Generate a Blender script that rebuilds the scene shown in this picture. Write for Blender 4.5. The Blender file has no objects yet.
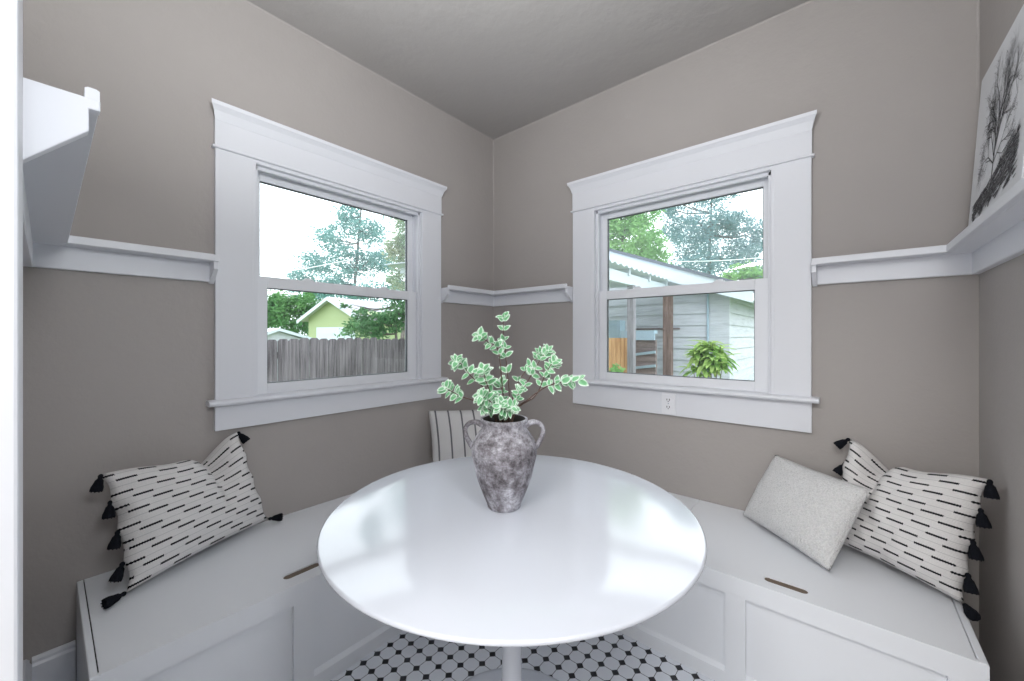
import bpy, bmesh, math, random
from mathutils import Vector, Matrix, noise
random.seed(7)
SC = bpy.context.scene
COL = SC.collection

# ------------------------------------------------------------------ helpers
def tag(o, label=None, cat=None, group=None, kind=None):
    if label: o['label'] = label
    if cat: o['category'] = cat
    if group: o['group'] = group
    if kind: o['kind'] = kind
    return o

def empty(name, loc=(0, 0, 0), rz=0.0):
    o = bpy.data.objects.new(name, None)
    o.empty_display_size = 0.05
    o.location = loc
    o.rotation_euler = (0, 0, rz)
    COL.objects.link(o)
    return o

class MB:
    """collects shapes into one mesh"""
    def __init__(s):
        s.v = []; s.f = []; s.m = []; s.uv = {}
    def add(s, vs, fs, mi=0):
        b = len(s.v); s.v += [tuple(p) for p in vs]
        for f in fs:
            s.f.append(tuple(b + i for i in f)); s.m.append(mi)
        return b
    def box(s, x0, x1, y0, y1, z0, z1, mi=0):
        x0, x1 = min(x0, x1), max(x0, x1); y0, y1 = min(y0, y1), max(y0, y1); z0, z1 = min(z0, z1), max(z0, z1)
        s.add([(x0,y0,z0),(x1,y0,z0),(x1,y1,z0),(x0,y1,z0),(x0,y0,z1),(x1,y0,z1),(x1,y1,z1),(x0,y1,z1)],
              [(0,3,2,1),(4,5,6,7),(0,1,5,4),(1,2,6,5),(2,3,7,6),(3,0,4,7)], mi)
    def obox(s, c, ax, ay, az, mi=0):
        """box from a centre and three half-axis vectors"""
        c = Vector(c); ax = Vector(ax); ay = Vector(ay); az = Vector(az)
        P = [c+i*ax+j*ay+k*az for k in (-1,1) for (i,j) in ((-1,-1),(1,-1),(1,1),(-1,1))]
        s.add(P, [(0,3,2,1),(4,5,6,7),(0,1,5,4),(1,2,6,5),(2,3,7,6),(3,0,4,7)], mi)
    def bar(s, a, b, w, h, mi=0):
        a = Vector(a); b = Vector(b); d = (b-a)
        L = d.length/2; d.normalize()
        up = Vector((0,0,1)) if abs(d.z) < .95 else Vector((1,0,0))
        sx = d.cross(up).normalized(); sz = sx.cross(d).normalized()
        s.obox((a+b)/2, d*L, sx*w/2, sz*h/2, mi)
    def prism(s, prof, place, n0, n1, mi=0):
        """profile (a,b) list swept from n0 to n1; place(a,b,n)->xyz"""
        k = len(prof)
        vs = [place(a, b, n0) for a, b in prof] + [place(a, b, n1) for a, b in prof]
        fs = [tuple(range(k))[::-1], tuple(range(k, 2*k))] + [(i, (i+1) % k, k+(i+1) % k, k+i) for i in range(k)]
        s.add(vs, fs, mi)
    def lathe(s, prof, seg=48, c=(0,0,0), axis=None, mi=0):
        """prof = (r,z) list from bottom to top"""
        c = Vector(c); vs = []; fs = []
        M = Matrix.Identity(3)
        if axis is not None:
            M = Vector((0,0,1)).rotation_difference(Vector(axis)).to_matrix()
        idx = []
        for r, z in prof:
            if r < 1e-6:
                idx.append([len(vs)]); vs.append(c + M @ Vector((0,0,z)))
            else:
                ring = []
                for i in range(seg):
                    a = 2*math.pi*i/seg
                    ring.append(len(vs)); vs.append(c + M @ Vector((r*math.cos(a), r*math.sin(a), z)))
                idx.append(ring)
        for A, B in zip(idx[:-1], idx[1:]):
            for i in range(seg):
                j = (i+1) % seg
                if len(A) == 1 and len(B) == 1: continue
                if len(A) == 1: fs.append((A[0], B[j], B[i]))
                elif len(B) == 1: fs.append((A[i], A[j], B[0]))
                else: fs.append((A[i], A[j], B[j], B[i]))
        s.add(vs, fs, mi)
    def tube(s, pts, rad, seg=8, mi=0, cap=True):
        pts = [Vector(p) for p in pts]; n = len(pts)
        rr = rad if isinstance(rad, (list, tuple)) else [rad]*n
        ref = None; vs = []; fs = []
        for i, p in enumerate(pts):
            t = (pts[min(i+1, n-1)] - pts[max(i-1, 0)]).normalized()
            if ref is None:
                ref = t.orthogonal().normalized()
            ref = (ref - t*ref.dot(t)).normalized()
            bn = t.cross(ref)
            for k in range(seg):
                a = 2*math.pi*k/seg
                vs.append(p + (ref*math.cos(a) + bn*math.sin(a))*rr[i])
        for i in range(n-1):
            for k in range(seg):
                k2 = (k+1) % seg
                fs.append((i*seg+k, i*seg+k2, (i+1)*seg+k2, (i+1)*seg+k))
        if cap:
            fs.append(tuple(range(seg))[::-1]); fs.append(tuple((n-1)*seg+k for k in range(seg)))
        s.add(vs, fs, mi)
    def build(s, name, mat, parent=None, smooth=False, sharp=40, bevel=0, fixn=True):
        me = bpy.data.meshes.new(name)
        me.from_pydata(s.v, [], s.f)
        mats = mat if isinstance(mat, (list, tuple)) else [mat]
        for m in mats: me.materials.append(m)
        for p, mi in zip(me.polygons, s.m): p.material_index = mi
        if fixn:
            bm = bmesh.new(); bm.from_mesh(me)
            bmesh.ops.recalc_face_normals(bm, faces=bm.faces[:])
            bm.to_mesh(me); bm.free()
        if smooth:
            me.polygons.foreach_set('use_smooth', [True]*len(me.polygons))
            if sharp: me.set_sharp_from_angle(angle=math.radians(sharp))
        me.update()
        o = bpy.data.objects.new(name, me)
        COL.objects.link(o)
        if parent is not None: o.parent = parent
        if bevel:
            b = o.modifiers.new('Bevel', 'BEVEL'); b.width = bevel; b.segments = 2
            b.limit_method = 'ANGLE'; b.angle_limit = math.radians(35)
        return o

def catmull(pts, n=6):
    P = [Vector(p) for p in pts]; P = [2*P[0]-P[1]] + P + [2*P[-1]-P[-2]]
    out = []
    for i in range(1, len(P)-2):
        for k in range(n):
            t = k/n
            out.append(.5*((2*P[i]) + (P[i+1]-P[i-1])*t + (2*P[i-1]-5*P[i]+4*P[i+1]-P[i+2])*t*t + (3*P[i]-P[i-1]-3*P[i+1]+P[i+2])*t**3))
    out.append(P[-2])
    return out

# ------------------------------------------------------------------ materials
def s2l(c):
    return tuple((x/255/12.92 if x/255 <= .04045 else ((x/255+.055)/1.055)**2.4) for x in c) + (1,)

class NT:
    def __init__(s, m): s.t = m.node_tree; s.n = s.t.nodes; s.l = s.t.links
    def new(s, typ, **kw):
        n = s.n.new(typ)
        for k, v in kw.items(): setattr(n, k, v)
        return n
    def put(s, sock, v):
        if isinstance(v, bpy.types.NodeSocket): s.l.new(v, sock)
        else: sock.default_value = v
    def math(s, op, a, b=0.0, c=0.0):
        n = s.new('ShaderNodeMath', operation=op)
        for i, v in enumerate((a, b, c)): s.put(n.inputs[i], v)
        return n.outputs[0]
    def mix(s, f, a, b):
        n = s.new('ShaderNodeMix', data_type='RGBA')
        s.put(n.inputs[0], f); s.put(n.inputs[6], a); s.put(n.inputs[7], b)
        return n.outputs[2]
    def noise(s, vec, scale, detail=3, rough=.55):
        n = s.new('ShaderNodeTexNoise'); n.inputs['Scale'].default_value = scale
        n.inputs['Detail'].default_value = detail; n.inputs['Roughness'].default_value = rough
        if vec is not None: s.l.new(vec, n.inputs['Vector'])
        return n.outputs['Fac']
    def ramp(s, f, stops):
        n = s.new('ShaderNodeValToRGB'); s.put(n.inputs[0], f)
        el = n.color_ramp.elements
        while len(el) < len(stops): el.new(.5)
        for e, (p, c) in zip(el, stops): e.position = p; e.color = c
        return n.outputs[0]
    def coord(s, which='Object'):
        return s.new('ShaderNodeTexCoord').outputs[which]
    def sep(s, vec):
        n = s.new('ShaderNodeSeparateXYZ'); s.l.new(vec, n.inputs[0]); return n.outputs
    def bump(s, h, strength, dist=.01):
        n = s.new('ShaderNodeBump'); n.inputs['Strength'].default_value = strength; n.inputs['Distance'].default_value = dist
        s.l.new(h, n.inputs['Height']); return n.outputs[0]
    def scalevec(s, vec, sc):
        n = s.new('ShaderNodeMapping'); n.inputs['Scale'].default_value = sc; s.l.new(vec, n.inputs[0]); return n.outputs[0]

def mat(name, col=(200,200,200), rough=.5, metal=0, spec=.5, coat=0):
    m = bpy.data.materials.new(name); m.use_nodes = True
    b = m.node_tree.nodes['Principled BSDF']
    b.inputs['Base Color'].default_value = s2l(col); b.inputs['Roughness'].default_value = rough
    b.inputs['Metallic'].default_value = metal; b.inputs['Specular IOR Level'].default_value = spec
    b.inputs['Coat Weight'].default_value = coat
    return m, NT(m), b

M = {}
def plaster(name, c1, c2):
    m, t, b = mat(name, c1, .75, spec=.25)
    co = t.coord()
    f = t.noise(co, 1.3, 4)
    t.l.new(t.mix(t.ramp(f, [(.35,(0,0,0,1)),(.7,(1,1,1,1))]), s2l(c1), s2l(c2)), b.inputs['Base Color'])
    h = t.math('ADD', t.noise(co, 9, 5, .6), t.math('MULTIPLY', t.noise(co, 60, 3), .12))
    t.l.new(t.bump(h, .35, .012), b.inputs['Normal'])
    M[name] = m
plaster('wall_paint', (170,165,162), (166,161,158))
plaster('ceiling_paint', (168,165,163), (164,161,159))

def trim_paint(name, col, rough):
    m, t, b = mat(name, col, rough, spec=.4)
    co = t.coord()
    t.l.new(t.bump(t.noise(co, 35, 3), .05, .004), b.inputs['Normal'])
    M[name] = m
trim_paint('trim_white', (222,224,230), .38)
trim_paint('bench_white', (229,232,237), .35)
trim_paint('sash_white', (228,230,235), .35)
m, t, b = mat('table_gloss', (206,210,219), .14, spec=.6, coat=.5); b.inputs['Coat Roughness'].default_value = .10; M['table_gloss'] = m
m, t, b = mat('dark_gap', (30,28,26), .9); M['dark'] = m
m, t, b = mat('raw_wood', (140,120,100), .7)
co = t.coord(); f = t.noise(t.scalevec(co, (8,8,60)), 3, 4)
t.l.new(t.mix(f, s2l((84,72,62)), s2l((124,108,94))), b.inputs['Base Color']); M['raw_wood'] = m
m, t, b = mat('gasket_grey', (84,88,94), .6); M['gasket'] = m
m, t, b = mat('outlet_white', (232,233,238), .3); M['outlet'] = m

# octagon and dot floor tile
m, t, b = mat('octagon_tile', (220,224,232), .25, spec=.5)
x, y, z = t.sep(t.coord())
P = .0585
def cell(v, o):
    return t.math('ABSOLUTE', t.math('SUBTRACT', t.math('FRACT', t.math('ADD', t.math('DIVIDE', t.math('SUBTRACT', v, o), P), .5)), .5))
dx = cell(x, 1.0968); dy = cell(y, -.947)
dm = t.math('ADD', dx, dy)
dot = t.math('LESS_THAN', dm, .250)
ring = t.math('MULTIPLY', t.math('LESS_THAN', dm, .284), t.math('GREATER_THAN', dm, .250))
line = t.math('MULTIPLY', t.math('LESS_THAN', t.math('MINIMUM', dx, dy), .022), t.math('GREATER_THAN', dm, .25))
gr = t.math('MAXIMUM', ring, line)
c = t.mix(gr, s2l((222,226,233)), s2l((84,86,92)))
c = t.mix(dot, c, s2l((26,28,34)))
t.l.new(c, b.inputs['Base Color'])
t.l.new(t.math('ADD', t.math('MULTIPLY', gr, .5), .25), b.inputs['Roughness'])
M['tile'] = m

# glass pane: mostly clear, with a translucent film that paints in haze
def glass(name, film):
    m = bpy.data.materials.new(name); m.use_nodes = True; t = NT(m); t.n.clear()
    out = t.new('ShaderNodeOutputMaterial')
    tr = t.new('ShaderNodeBsdfTransparent'); tr.inputs[0].default_value = (.97,.985,.98,1)
    gl = t.new('ShaderNodeBsdfGlossy'); gl.inputs['Roughness'].default_value = .02
    tl = t.new('ShaderNodeBsdfTranslucent'); tl.inputs[0].default_value = (.86,.95,1,1)
    fr = t.new('ShaderNodeFresnel'); fr.inputs[0].default_value = 1.35
    m1 = t.new('ShaderNodeMixShader'); t.l.new(fr.outputs[0], m1.inputs[0]); t.l.new(tr.outputs[0], m1.inputs[1]); t.l.new(gl.outputs[0], m1.inputs[2])
    m2 = t.new('ShaderNodeMixShader'); m2.inputs[0].default_value = film
    t.l.new(m1.outputs[0], m2.inputs[1]); t.l.new(tl.outputs[0], m2.inputs[2])
    t.l.new(m2.outputs[0], out.inputs[0])
    M[name] = m
glass('glass_clear', .008)
glass('glass_hazy', .05)

# woven striped cushion cloth (uv in metres on the cloth)
def dash_cloth(name):
    m, t, b = mat(name, (225,222,220), .95, spec=.1)
    u, v, _ = t.sep(t.coord('UV'))
    RH = .0252; PER = .124
    r = t.math('DIVIDE', v, RH); row = t.math('FLOOR', r); fr = t.math('FRACT', r)
    off = t.math('MULTIPLY', row, .39)
    ph = t.math('FRACT', t.math('ADD', t.math('DIVIDE', u, PER), off))
    wob = t.math('MULTIPLY', t.math('SINE', t.math('MULTIPLY', u, 2*math.pi/.0062)), .045)
    band = t.math('LESS_THAN', t.math('ABSOLUTE', t.math('SUBTRACT', fr, .5)), t.math('ADD', .145, wob))
    dash = t.math('MULTIPLY', band, t.math('LESS_THAN', ph, .46))
    thin = t.math('MULTIPLY', t.math('LESS_THAN', t.math('ABSOLUTE', t.math('SUBTRACT', fr, .5)), .035), t.math('GREATER_THAN', ph, .46))
    w = t.noise(t.scalevec(t.coord('UV'), (300,300,1)), 1, 2)
    base = t.mix(w, s2l((206,204,204)), s2l((236,234,233)))
    c = t.mix(t.math('MULTIPLY', thin, .55), base, s2l((150,150,154)))
    c = t.mix(dash, c, s2l((28,29,34)))
    t.l.new(c, b.inputs['Base Color'])
    h = t.math('ADD', w, t.math('MULTIPLY', t.math('SINE', t.math('MULTIPLY', v, 2*math.pi/.0043)), .3))
    t.l.new(t.bump(h, .5, .003), b.inputs['Normal'])
    M[name] = m
dash_cloth('dash_cloth')
m, t, b = mat('tassel_yarn', (22,24,30), .9, spec=.1)
t.l.new(t.bump(t.noise(t.scalevec(t.coord(), (300,300,20)), 1, 2), .6, .004), b.inputs['Normal']); M['tassel'] = m
m, t, b = mat('boucle', (218,217,217), 1, spec=.05)
co = t.coord(); vo = t.new('ShaderNodeTexVoronoi'); vo.inputs['Scale'].default_value = 190; t.l.new(co, vo.inputs['Vector'])
t.l.new(t.mix(vo.outputs['Distance'], s2l((232,232,232)), s2l((206,206,207))), b.inputs['Base Color'])
t.l.new(t.bump(vo.outputs['Distance'], .8, .006), b.inputs['Normal']); M['boucle'] = m
m, t, b = mat('ticking_cloth', (214,213,213), .95, spec=.1)
u, v, _ = t.sep(t.coord('UV'))
ph = t.math('ABSOLUTE', t.math('SUBTRACT', t.math('FRACT', t.math('DIVIDE', u, .076)), .5))
st = t.math('LESS_THAN', ph, .065)
w = t.noise(t.scalevec(t.coord('UV'), (250,250,1)), 1, 2)
c = t.mix(w, s2l((200,200,202)), s2l((226,225,225)))
t.l.new(t.mix(t.math('MULTIPLY', st, .9), c, s2l((92,93,98))), b.inputs['Base Color']); M['ticking'] = m

# weathered jar
m, t, b = mat('weathered_clay', (140,135,135), .85, spec=.2)
co = t.coord()
f1 = t.noise(co, 22, 9, .78); f2 = t.noise(co, 95, 6, .75); f3 = t.noise(co, 9, 3, .5)
f = t.math('ADD', t.math('MULTIPLY', f1, .62), t.math('ADD', t.math('MULTIPLY', f2, .2), t.math('MULTIPLY', f3, .24)))
t.l.new(t.ramp(f, [(.42,s2l((74,70,73))),(.495,s2l((122,118,123))),(.56,s2l((160,158,165))),(.65,s2l((218,218,226)))]), b.inputs['Base Color'])
t.l.new(t.bump(t.math('ADD', f1, f2), .5, .006), b.inputs['Normal']); M['clay'] = m
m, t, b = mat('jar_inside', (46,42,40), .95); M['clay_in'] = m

# variegated leaf: green centre, pale margin
m, t, b = mat('variegated_leaf', (90,160,110), .5, spec=.3)
u, v, _ = t.sep(t.coord('UV'))
ed = t.math('MAXIMUM', t.math('ABSOLUTE', t.math('SUBTRACT', t.math('MULTIPLY', u, 2), 1)), t.math('ABSOLUTE', t.math('SUBTRACT', t.math('MULTIPLY', v, 2), 1)))
f = t.math('ADD', ed, t.math('MULTIPLY', t.math('SUBTRACT', t.noise(t.coord(), 90, 2), .5), .5))
t.l.new(t.ramp(f, [(.46,s2l((110,170,122))),(.64,s2l((150,196,158))),(.80,s2l((214,230,216)))]), b.inputs['Base Color'])
b.inputs['Transmission Weight'].default_value = 0
M['leaf'] = m
m, t, b = mat('leaf_stem', (92,72,64), .8); M['twig'] = m

# outdoors
def leafmat(name, c1, c2, sc=1.5):
    m, t, b = mat(name, c1, .7, spec=.2)
    t.l.new(t.mix(t.ramp(t.noise(t.coord(), sc, 3), [(.35,(0,0,0,1)),(.65,(1,1,1,1))]), s2l(c1), s2l(c2)), b.inputs['Base Color'])
    ad = t.new('ShaderNodeBsdfTranslucent'); t.l.new(b.inputs['Base Color'].links[0].from_socket, ad.inputs[0])
    mx = t.new('ShaderNodeMixShader'); mx.inputs[0].default_value = .35
    out = [n for n in t.n if n.type == 'OUTPUT_MATERIAL'][0]
    t.l.new(b.outputs[0], mx.inputs[1]); t.l.new(ad.outputs[0], mx.inputs[2]); t.l.new(mx.outputs[0], out.inputs[0])
    M[name] = m
leafmat('leaves_haze_blue', (100,146,142), (134,176,172), .4)  # window haze is mixed into these leaf colours as a pale blue
leafmat('leaves_mixed', (116,154,128), (166,168,138), .5)
leafmat('leaves_green', (74,122,74), (112,156,96), .6)
leafmat('leaves_dark', (58,98,64), (98,140,92), .9)
leafmat('leaves_light', (112,162,100), (156,194,128), .6)
leafmat('leaves_haze_grey', (100,138,140), (140,172,178), .5)  # paled towards blue grey, painting haze onto the leaves
leafmat('leaves_shrub', (118,160,78), (186,204,128), 6)
m, t, b = mat('bark', (96,86,84), .9)
t.l.new(t.mix(t.noise(t.scalevec(t.coord(), (6,6,1)), 3, 4), s2l((74,66,66)), s2l((128,118,116))), b.inputs['Base Color']); M['bark'] = m

def wood(name, c1, c2, dirscale, sc=3):
    m, t, b = mat(name, c1, .85, spec=.15)
    co = t.coord()
    f = t.math('ADD', t.math('MULTIPLY', t.noise(t.scalevec(co, dirscale), sc, 5, .65), .7), t.math('MULTIPLY', t.noise(co, .9, 3), .3))
    t.l.new(t.ramp(f, [(.36,s2l(c1)),(.62,s2l(c2))]), b.inputs['Base Color'])
    t.l.new(t.bump(f, .3, .01), b.inputs['Normal'])
    M[name] = m
wood('fence_grey', (62,55,60), (138,130,137), (1,14,.5))
wood('post_brown', (96,80,78), (150,128,122), (9,9,.7))
wood('post_grey', (110,106,112), (160,156,164), (9,9,.7))
wood('gate_wood', (176,128,92), (226,182,140), (9,9,.6))
wood('dark_board', (92,84,86), (150,136,136), (.6,4,8))
m, t, b = mat('siding_white', (204,206,214), .6)
co = t.coord(); f = t.noise(t.scalevec(co, (.6,.6,6)), 4, 5, .65)
t.l.new(t.ramp(f, [(.33,s2l((160,163,172))),(.45,s2l((180,183,192))),(.7,s2l((190,193,202)))]), b.inputs['Base Color']); M['siding'] = m
m, t, b = mat('siding_green', (152,166,122), .6); M['green_siding'] = m
m, t, b = mat('exterior_white', (192,200,210), .5); M['ext_white'] = m
m, t, b = mat('roof_pale', (222,222,226), .8)
t.l.new(t.mix(t.noise(t.coord(), 3, 4), s2l((166,166,172)), s2l((196,196,200))), b.inputs['Base Color']); M['roof_pale'] = m
m, t, b = mat('roof_dark', (84,88,98), .8); M['roof_dark'] = m
m, t, b = mat('blue_grey_metal', (150,170,186), .5); M['bluegrey'] = m
m, t, b = mat('corrugated', (184,192,202), .4); M['corrugated'] = m
m, t, b = mat('grass', (110,140,80), .9)
t.l.new(t.mix(t.noise(t.coord(), 5, 6), s2l((92,122,66)), s2l((150,166,110))), b.inputs['Base Color']); M['grass'] = m
m, t, b = mat('cable', (224,226,230), .6); M['cable'] = m
m, t, b = mat('kitchen_white', (214,212,210), .7); M['kitchen'] = m
m, t, b = mat('print_paper', (222,224,228), .6)
M['paper'] = m
m, t, b = mat('print_ink', (62,62,66), .8)
t.l.new(t.ramp(t.noise(t.coord(), 60, 5, .7), [(.4,s2l((34,34,38))),(.65,s2l((112,112,116)))]), b.inputs['Base Color']); M['ink'] = m

# ------------------------------------------------------------------ room shell
H = 2.757; L = 2.422; WT = .16; YB = -2.25
W1 = (-1.60, -.668, .985, 2.058)      # rough opening of the left window: y0,y1,z0,z1
W2 = (.855, 1.795, .985, 2.058)       # right window: x0,x1

def struct(mb, name, m, label, cat, **k):
    return tag(mb.build(name, m, **k), label, cat, kind='structure')

w = MB()
w.box(-WT,0, -2.37,W1[0], 0,H); w.box(-WT,0, W1[1],WT, 0,H)
w.box(-WT,0, W1[0],W1[1], 0,W1[2]); w.box(-WT,0, W1[0],W1[1], W1[3],H)
struct(w, 'wall_left', M['wall_paint'], 'taupe plaster wall holding the window that looks on the fence', 'wall')
w = MB()
w.box(0,W2[0], 0,WT, 0,H); w.box(W2[1],L+WT, 0,WT, 0,H)
w.box(W2[0],W2[1], 0,WT, 0,W2[2]); w.box(W2[0],W2[1], 0,WT, W2[3],H)
struct(w, 'wall_back', M['wall_paint'], 'taupe plaster wall holding the window that looks on the white shed', 'wall')
w = MB(); w.box(L,L+WT, -2.25,0, 0,H)
struct(w, 'wall_right', M['wall_paint'], 'short taupe plaster wall behind the leaning tree print', 'wall')
w = MB(); w.box(0,1.385, -2.37,YB, 0,H); w.box(1.385,L+WT, -2.37,YB, 2.3,H)
struct(w, 'wall_front', M['wall_paint'], 'taupe wing wall beside the white door casing', 'wall')
w = MB(); w.box(-WT,L+WT, -2.37,WT, H,H+.15)
struct(w, 'ceiling', M['ceiling_paint'], 'plain taupe ceiling over the breakfast nook', 'ceiling')
w = MB(); w.box(-WT,L+WT, -2.37,WT, -.12,0)
struct(w, 'floor', M['tile'], 'white octagon tile floor with small black square dots', 'floor')
# the kitchen behind the doorway
w = MB()
w.box(-1.6,4.4, -6.2,-6.05, 0,H); w.box(-1.75,-1.6, -6.2,-2.37, 0,H); w.box(4.4,4.55, -6.2,-2.37, 0,H)
w.box(-1.6,-WT, -2.47,-2.37, 0,H); w.box(L+WT,4.4, -2.47,-2.37, 0,H)
struct(w, 'wall_kitchen', M['kitchen'], 'pale walls of the kitchen behind the doorway', 'wall')
w = MB(); w.box(-1.75,4.55, -6.2,-2.37, H,H+.15)
struct(w, 'ceiling_kitchen', M['kitchen'], 'pale kitchen ceiling behind the doorway', 'ceiling')
w = MB(); w.box(-1.75,4.55, -6.2,-2.37, -.12,0)
struct(w, 'floor_kitchen', M['kitchen'], 'pale kitchen floor behind the doorway', 'floor')

# baseboards
w = MB()
w.prism([(0,0),(.018,0),(.018,.178),(.013,.186),(.013,.195),(.006,.203),(0,.203)], lambda a,b,n: (a,n,b), -2.232, -2.136)
struct(w, 'baseboard_left', M['trim_white'], 'white baseboard between the left bench end and the wing wall', 'baseboard')
w = MB()
w.prism([(0,0),(.018,0),(.018,.178),(.013,.186),(.013,.195),(.006,.203),(0,.203)], lambda a,b,n: (n,YB+a,b), 0.0, 1.285)
struct(w, 'baseboard_front', M['trim_white'], 'white baseboard along the wing wall', 'baseboard')
# doorway casing
d = empty('door_1', (1.35,-2.24,0)); tag(d, 'white door casing at the left edge of the picture', 'doorway', kind='structure')
def child(mb, name, m, par, **k):
    o = mb.build(name, m, **k); o.parent = par; o.matrix_parent_inverse = Matrix.Translation(-par.location) if par.rotation_euler.z == 0 else par.matrix_basis.inverted()
    return o
w = MB(); w.box(1.285,1.41, YB,YB+.029, 0,2.34); child(w, 'casing', M['trim_white'], d, bevel=.003)
w = MB(); w.box(1.385,1.405, -2.37,YB, 0,2.3); child(w, 'jamb', M['trim_white'], d)
w = MB(); w.box(1.285,L-.002, YB,YB+.027, 2.34,2.5); child(w, 'header', M['trim_white'], d, bevel=.003)

# ------------------------------------------------------------------ windows
def window(n, label, pl, u0, u1, rot_in):
    """pl(u,d,z): u along the wall, d into the room (+) or the wall (-). u0<u1 = outer casing edges"""
    root = empty('window_%d' % n, pl((u0+u1)/2, 0, .98)); tag(root, label, 'window', kind='structure')
    def bx(mb, a, b, d0, d1, z0, z1):
        p = pl(a, d0, z0); q = pl(b, d1, z1); mb.box(p[0],q[0], p[1],q[1], p[2],q[2])
    CW = .139
    ia, ib = u0+CW, u1-CW
    for a, b in ((u0, ia), (ib, u1)):
        mb = MB(); bx(mb, a, b, 0, .022, .98, 2.058); child(mb, 'side_casing', M['trim_white'], root, bevel=.002)
    # header board with fillet and crown
    mb = MB(); bx(mb, u0-.002, u1+.002, 0, .024, 2.062, 2.175); child(mb, 'header_board', M['trim_white'], root, bevel=.0015)
    mb = MB(); bx(mb, u0-.012, u1+.012, 0, .034, 2.052, 2.063); child(mb, 'header_bead', M['trim_white'], root, bevel=.004)
    mb = MB()
    prof = [(0,2.170),(.026,2.170),(.030,2.180),(.034,2.190),(.040,2.204),(.050,2.216),(.056,2.222),(.058,2.237),(0,2.240)]
    # crown with mitred returns: rings grow with the profile
    ringA = [pl(u0-max(0,(a-.024)*.62), a, z) for a, z in prof]; ringB = [pl(u1+max(0,(a-.024)*.62), a, z) for a, z in prof]
    k = len(prof)
    mb.add(ringA+ringB, [tuple(range(k)), tuple(range(k, 2*k))[::-1]] + [(i, (i+1) % k, k+(i+1) % k, k+i) for i in range(k)])
    child(mb, 'crown_moulding', M['trim_white'], root)
    # stool and apron
    mb = MB()
    prof = [(-.028,.966),(.052,.966),(.060,.970),(.063,.977),(.060,.984),(.052,.988),(-.028,.990)]
    mb.prism(prof, lambda a, b, q: pl(q, a, b), u0-.028, u1+.028)
    child(mb, 'window_stool', M['trim_white'], root)
    zb = .857 if n == 1 else .829
    mb = MB(); bx(mb, u0-.001, u1+.001, 0, .021, zb, .966); child(mb, 'apron', M['trim_white'], root, bevel=.002)
    # jamb liner
    mb = MB()
    bx(mb, ia-.008, ia+.012, -.15, .0205, .98, 2.054); bx(mb, ib-.012, ib+.008, -.15, .0205, .98, 2.054)
    bx(mb, ia-.007, ib+.007, -.149, .0206, 2.036, 2.066); bx(mb, ia, ib, -.17, .0, .96, .982)
    bx(mb, ia+.012, ia+.026, -.024, -.006, .98, 2.04); bx(mb, ib-.026, ib-.012, -.024, -.006, .98, 2.04); bx(mb, ia, ib, -.024, -.006, 2.02, 2.04)
    bx(mb, ia+.012, ia+.022, -.078, -.064, 1.5, 2.04); bx(mb, ib-.022, ib-.012, -.078, -.064, 1.5, 2.04)
    child(mb, 'jamb', M['trim_white'], root, bevel=.0015)
    def sash(d, z0, z1, g0, g1, gz0, gz1, gm, th=.034):
        mb = MB()
        a, b = ia+.012, ib-.012
        bx(mb, a, g0, d-th/2, d+th/2, z0, z1); bx(mb, g1, b, d-th/2, d+th/2, z0, z1)
        bx(mb, g0, g1, d-th/2, d+th/2, z0, gz0); bx(mb, g0, g1, d-th/2, d+th/2, gz1, z1)
        s = child(mb, 'sash', M['sash_white'], root, bevel=.002)
        mb = MB(); bx(mb, g0-.006, g1+.006, d-.004, d+.001, gz0-.006, gz1+.006)
        g = mb.build('pane', M[gm]); g.parent = s
        mb = MB()
        e = .0035
        for (a0,b0,c0,c1) in ((g0,g0+e,gz0,gz1),(g1-e,g1,gz0,gz1),(g0,g1,gz0,gz0+e),(g0,g1,gz1-e,gz1)):
            bx(mb, a0, b0, d-.008, d+.008, c0, c1)
        g = mb.build('glazing_gasket', M['gasket']); g.parent = s
        return s
    G = .055
    sash(-.088, 1.492, 2.04, ia+.054, ib-.054, 1.538, 1.996, 'glass_hazy')
    lo = sash(-.044, .982, 1.538, ia+.072, ib-.104+.02, 1.036, 1.486, 'glass_clear')
    # sash locks on the meeting rail
    for q in (.28, .74):
        mb = MB(); u = ia+(ib-ia)*q
        bx(mb, u-.026, u+.026, -.058, -.034, 1.538, 1.545); bx(mb, u-.016, u+.016, -.054, -.038, 1.545, 1.552)
        child(mb, 'sash_lock', M['sash_white'], root, bevel=.002)
    return root
window(1, 'white double hung window on the left wall looking on a weathered fence', lambda u, d, z: (d, u, z), -1.743, -.528, 0)
window(2, 'white double hung window on the back wall looking on a white shed', lambda u, d, z: (u, -d, z), .713, 1.934, 0)

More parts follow.
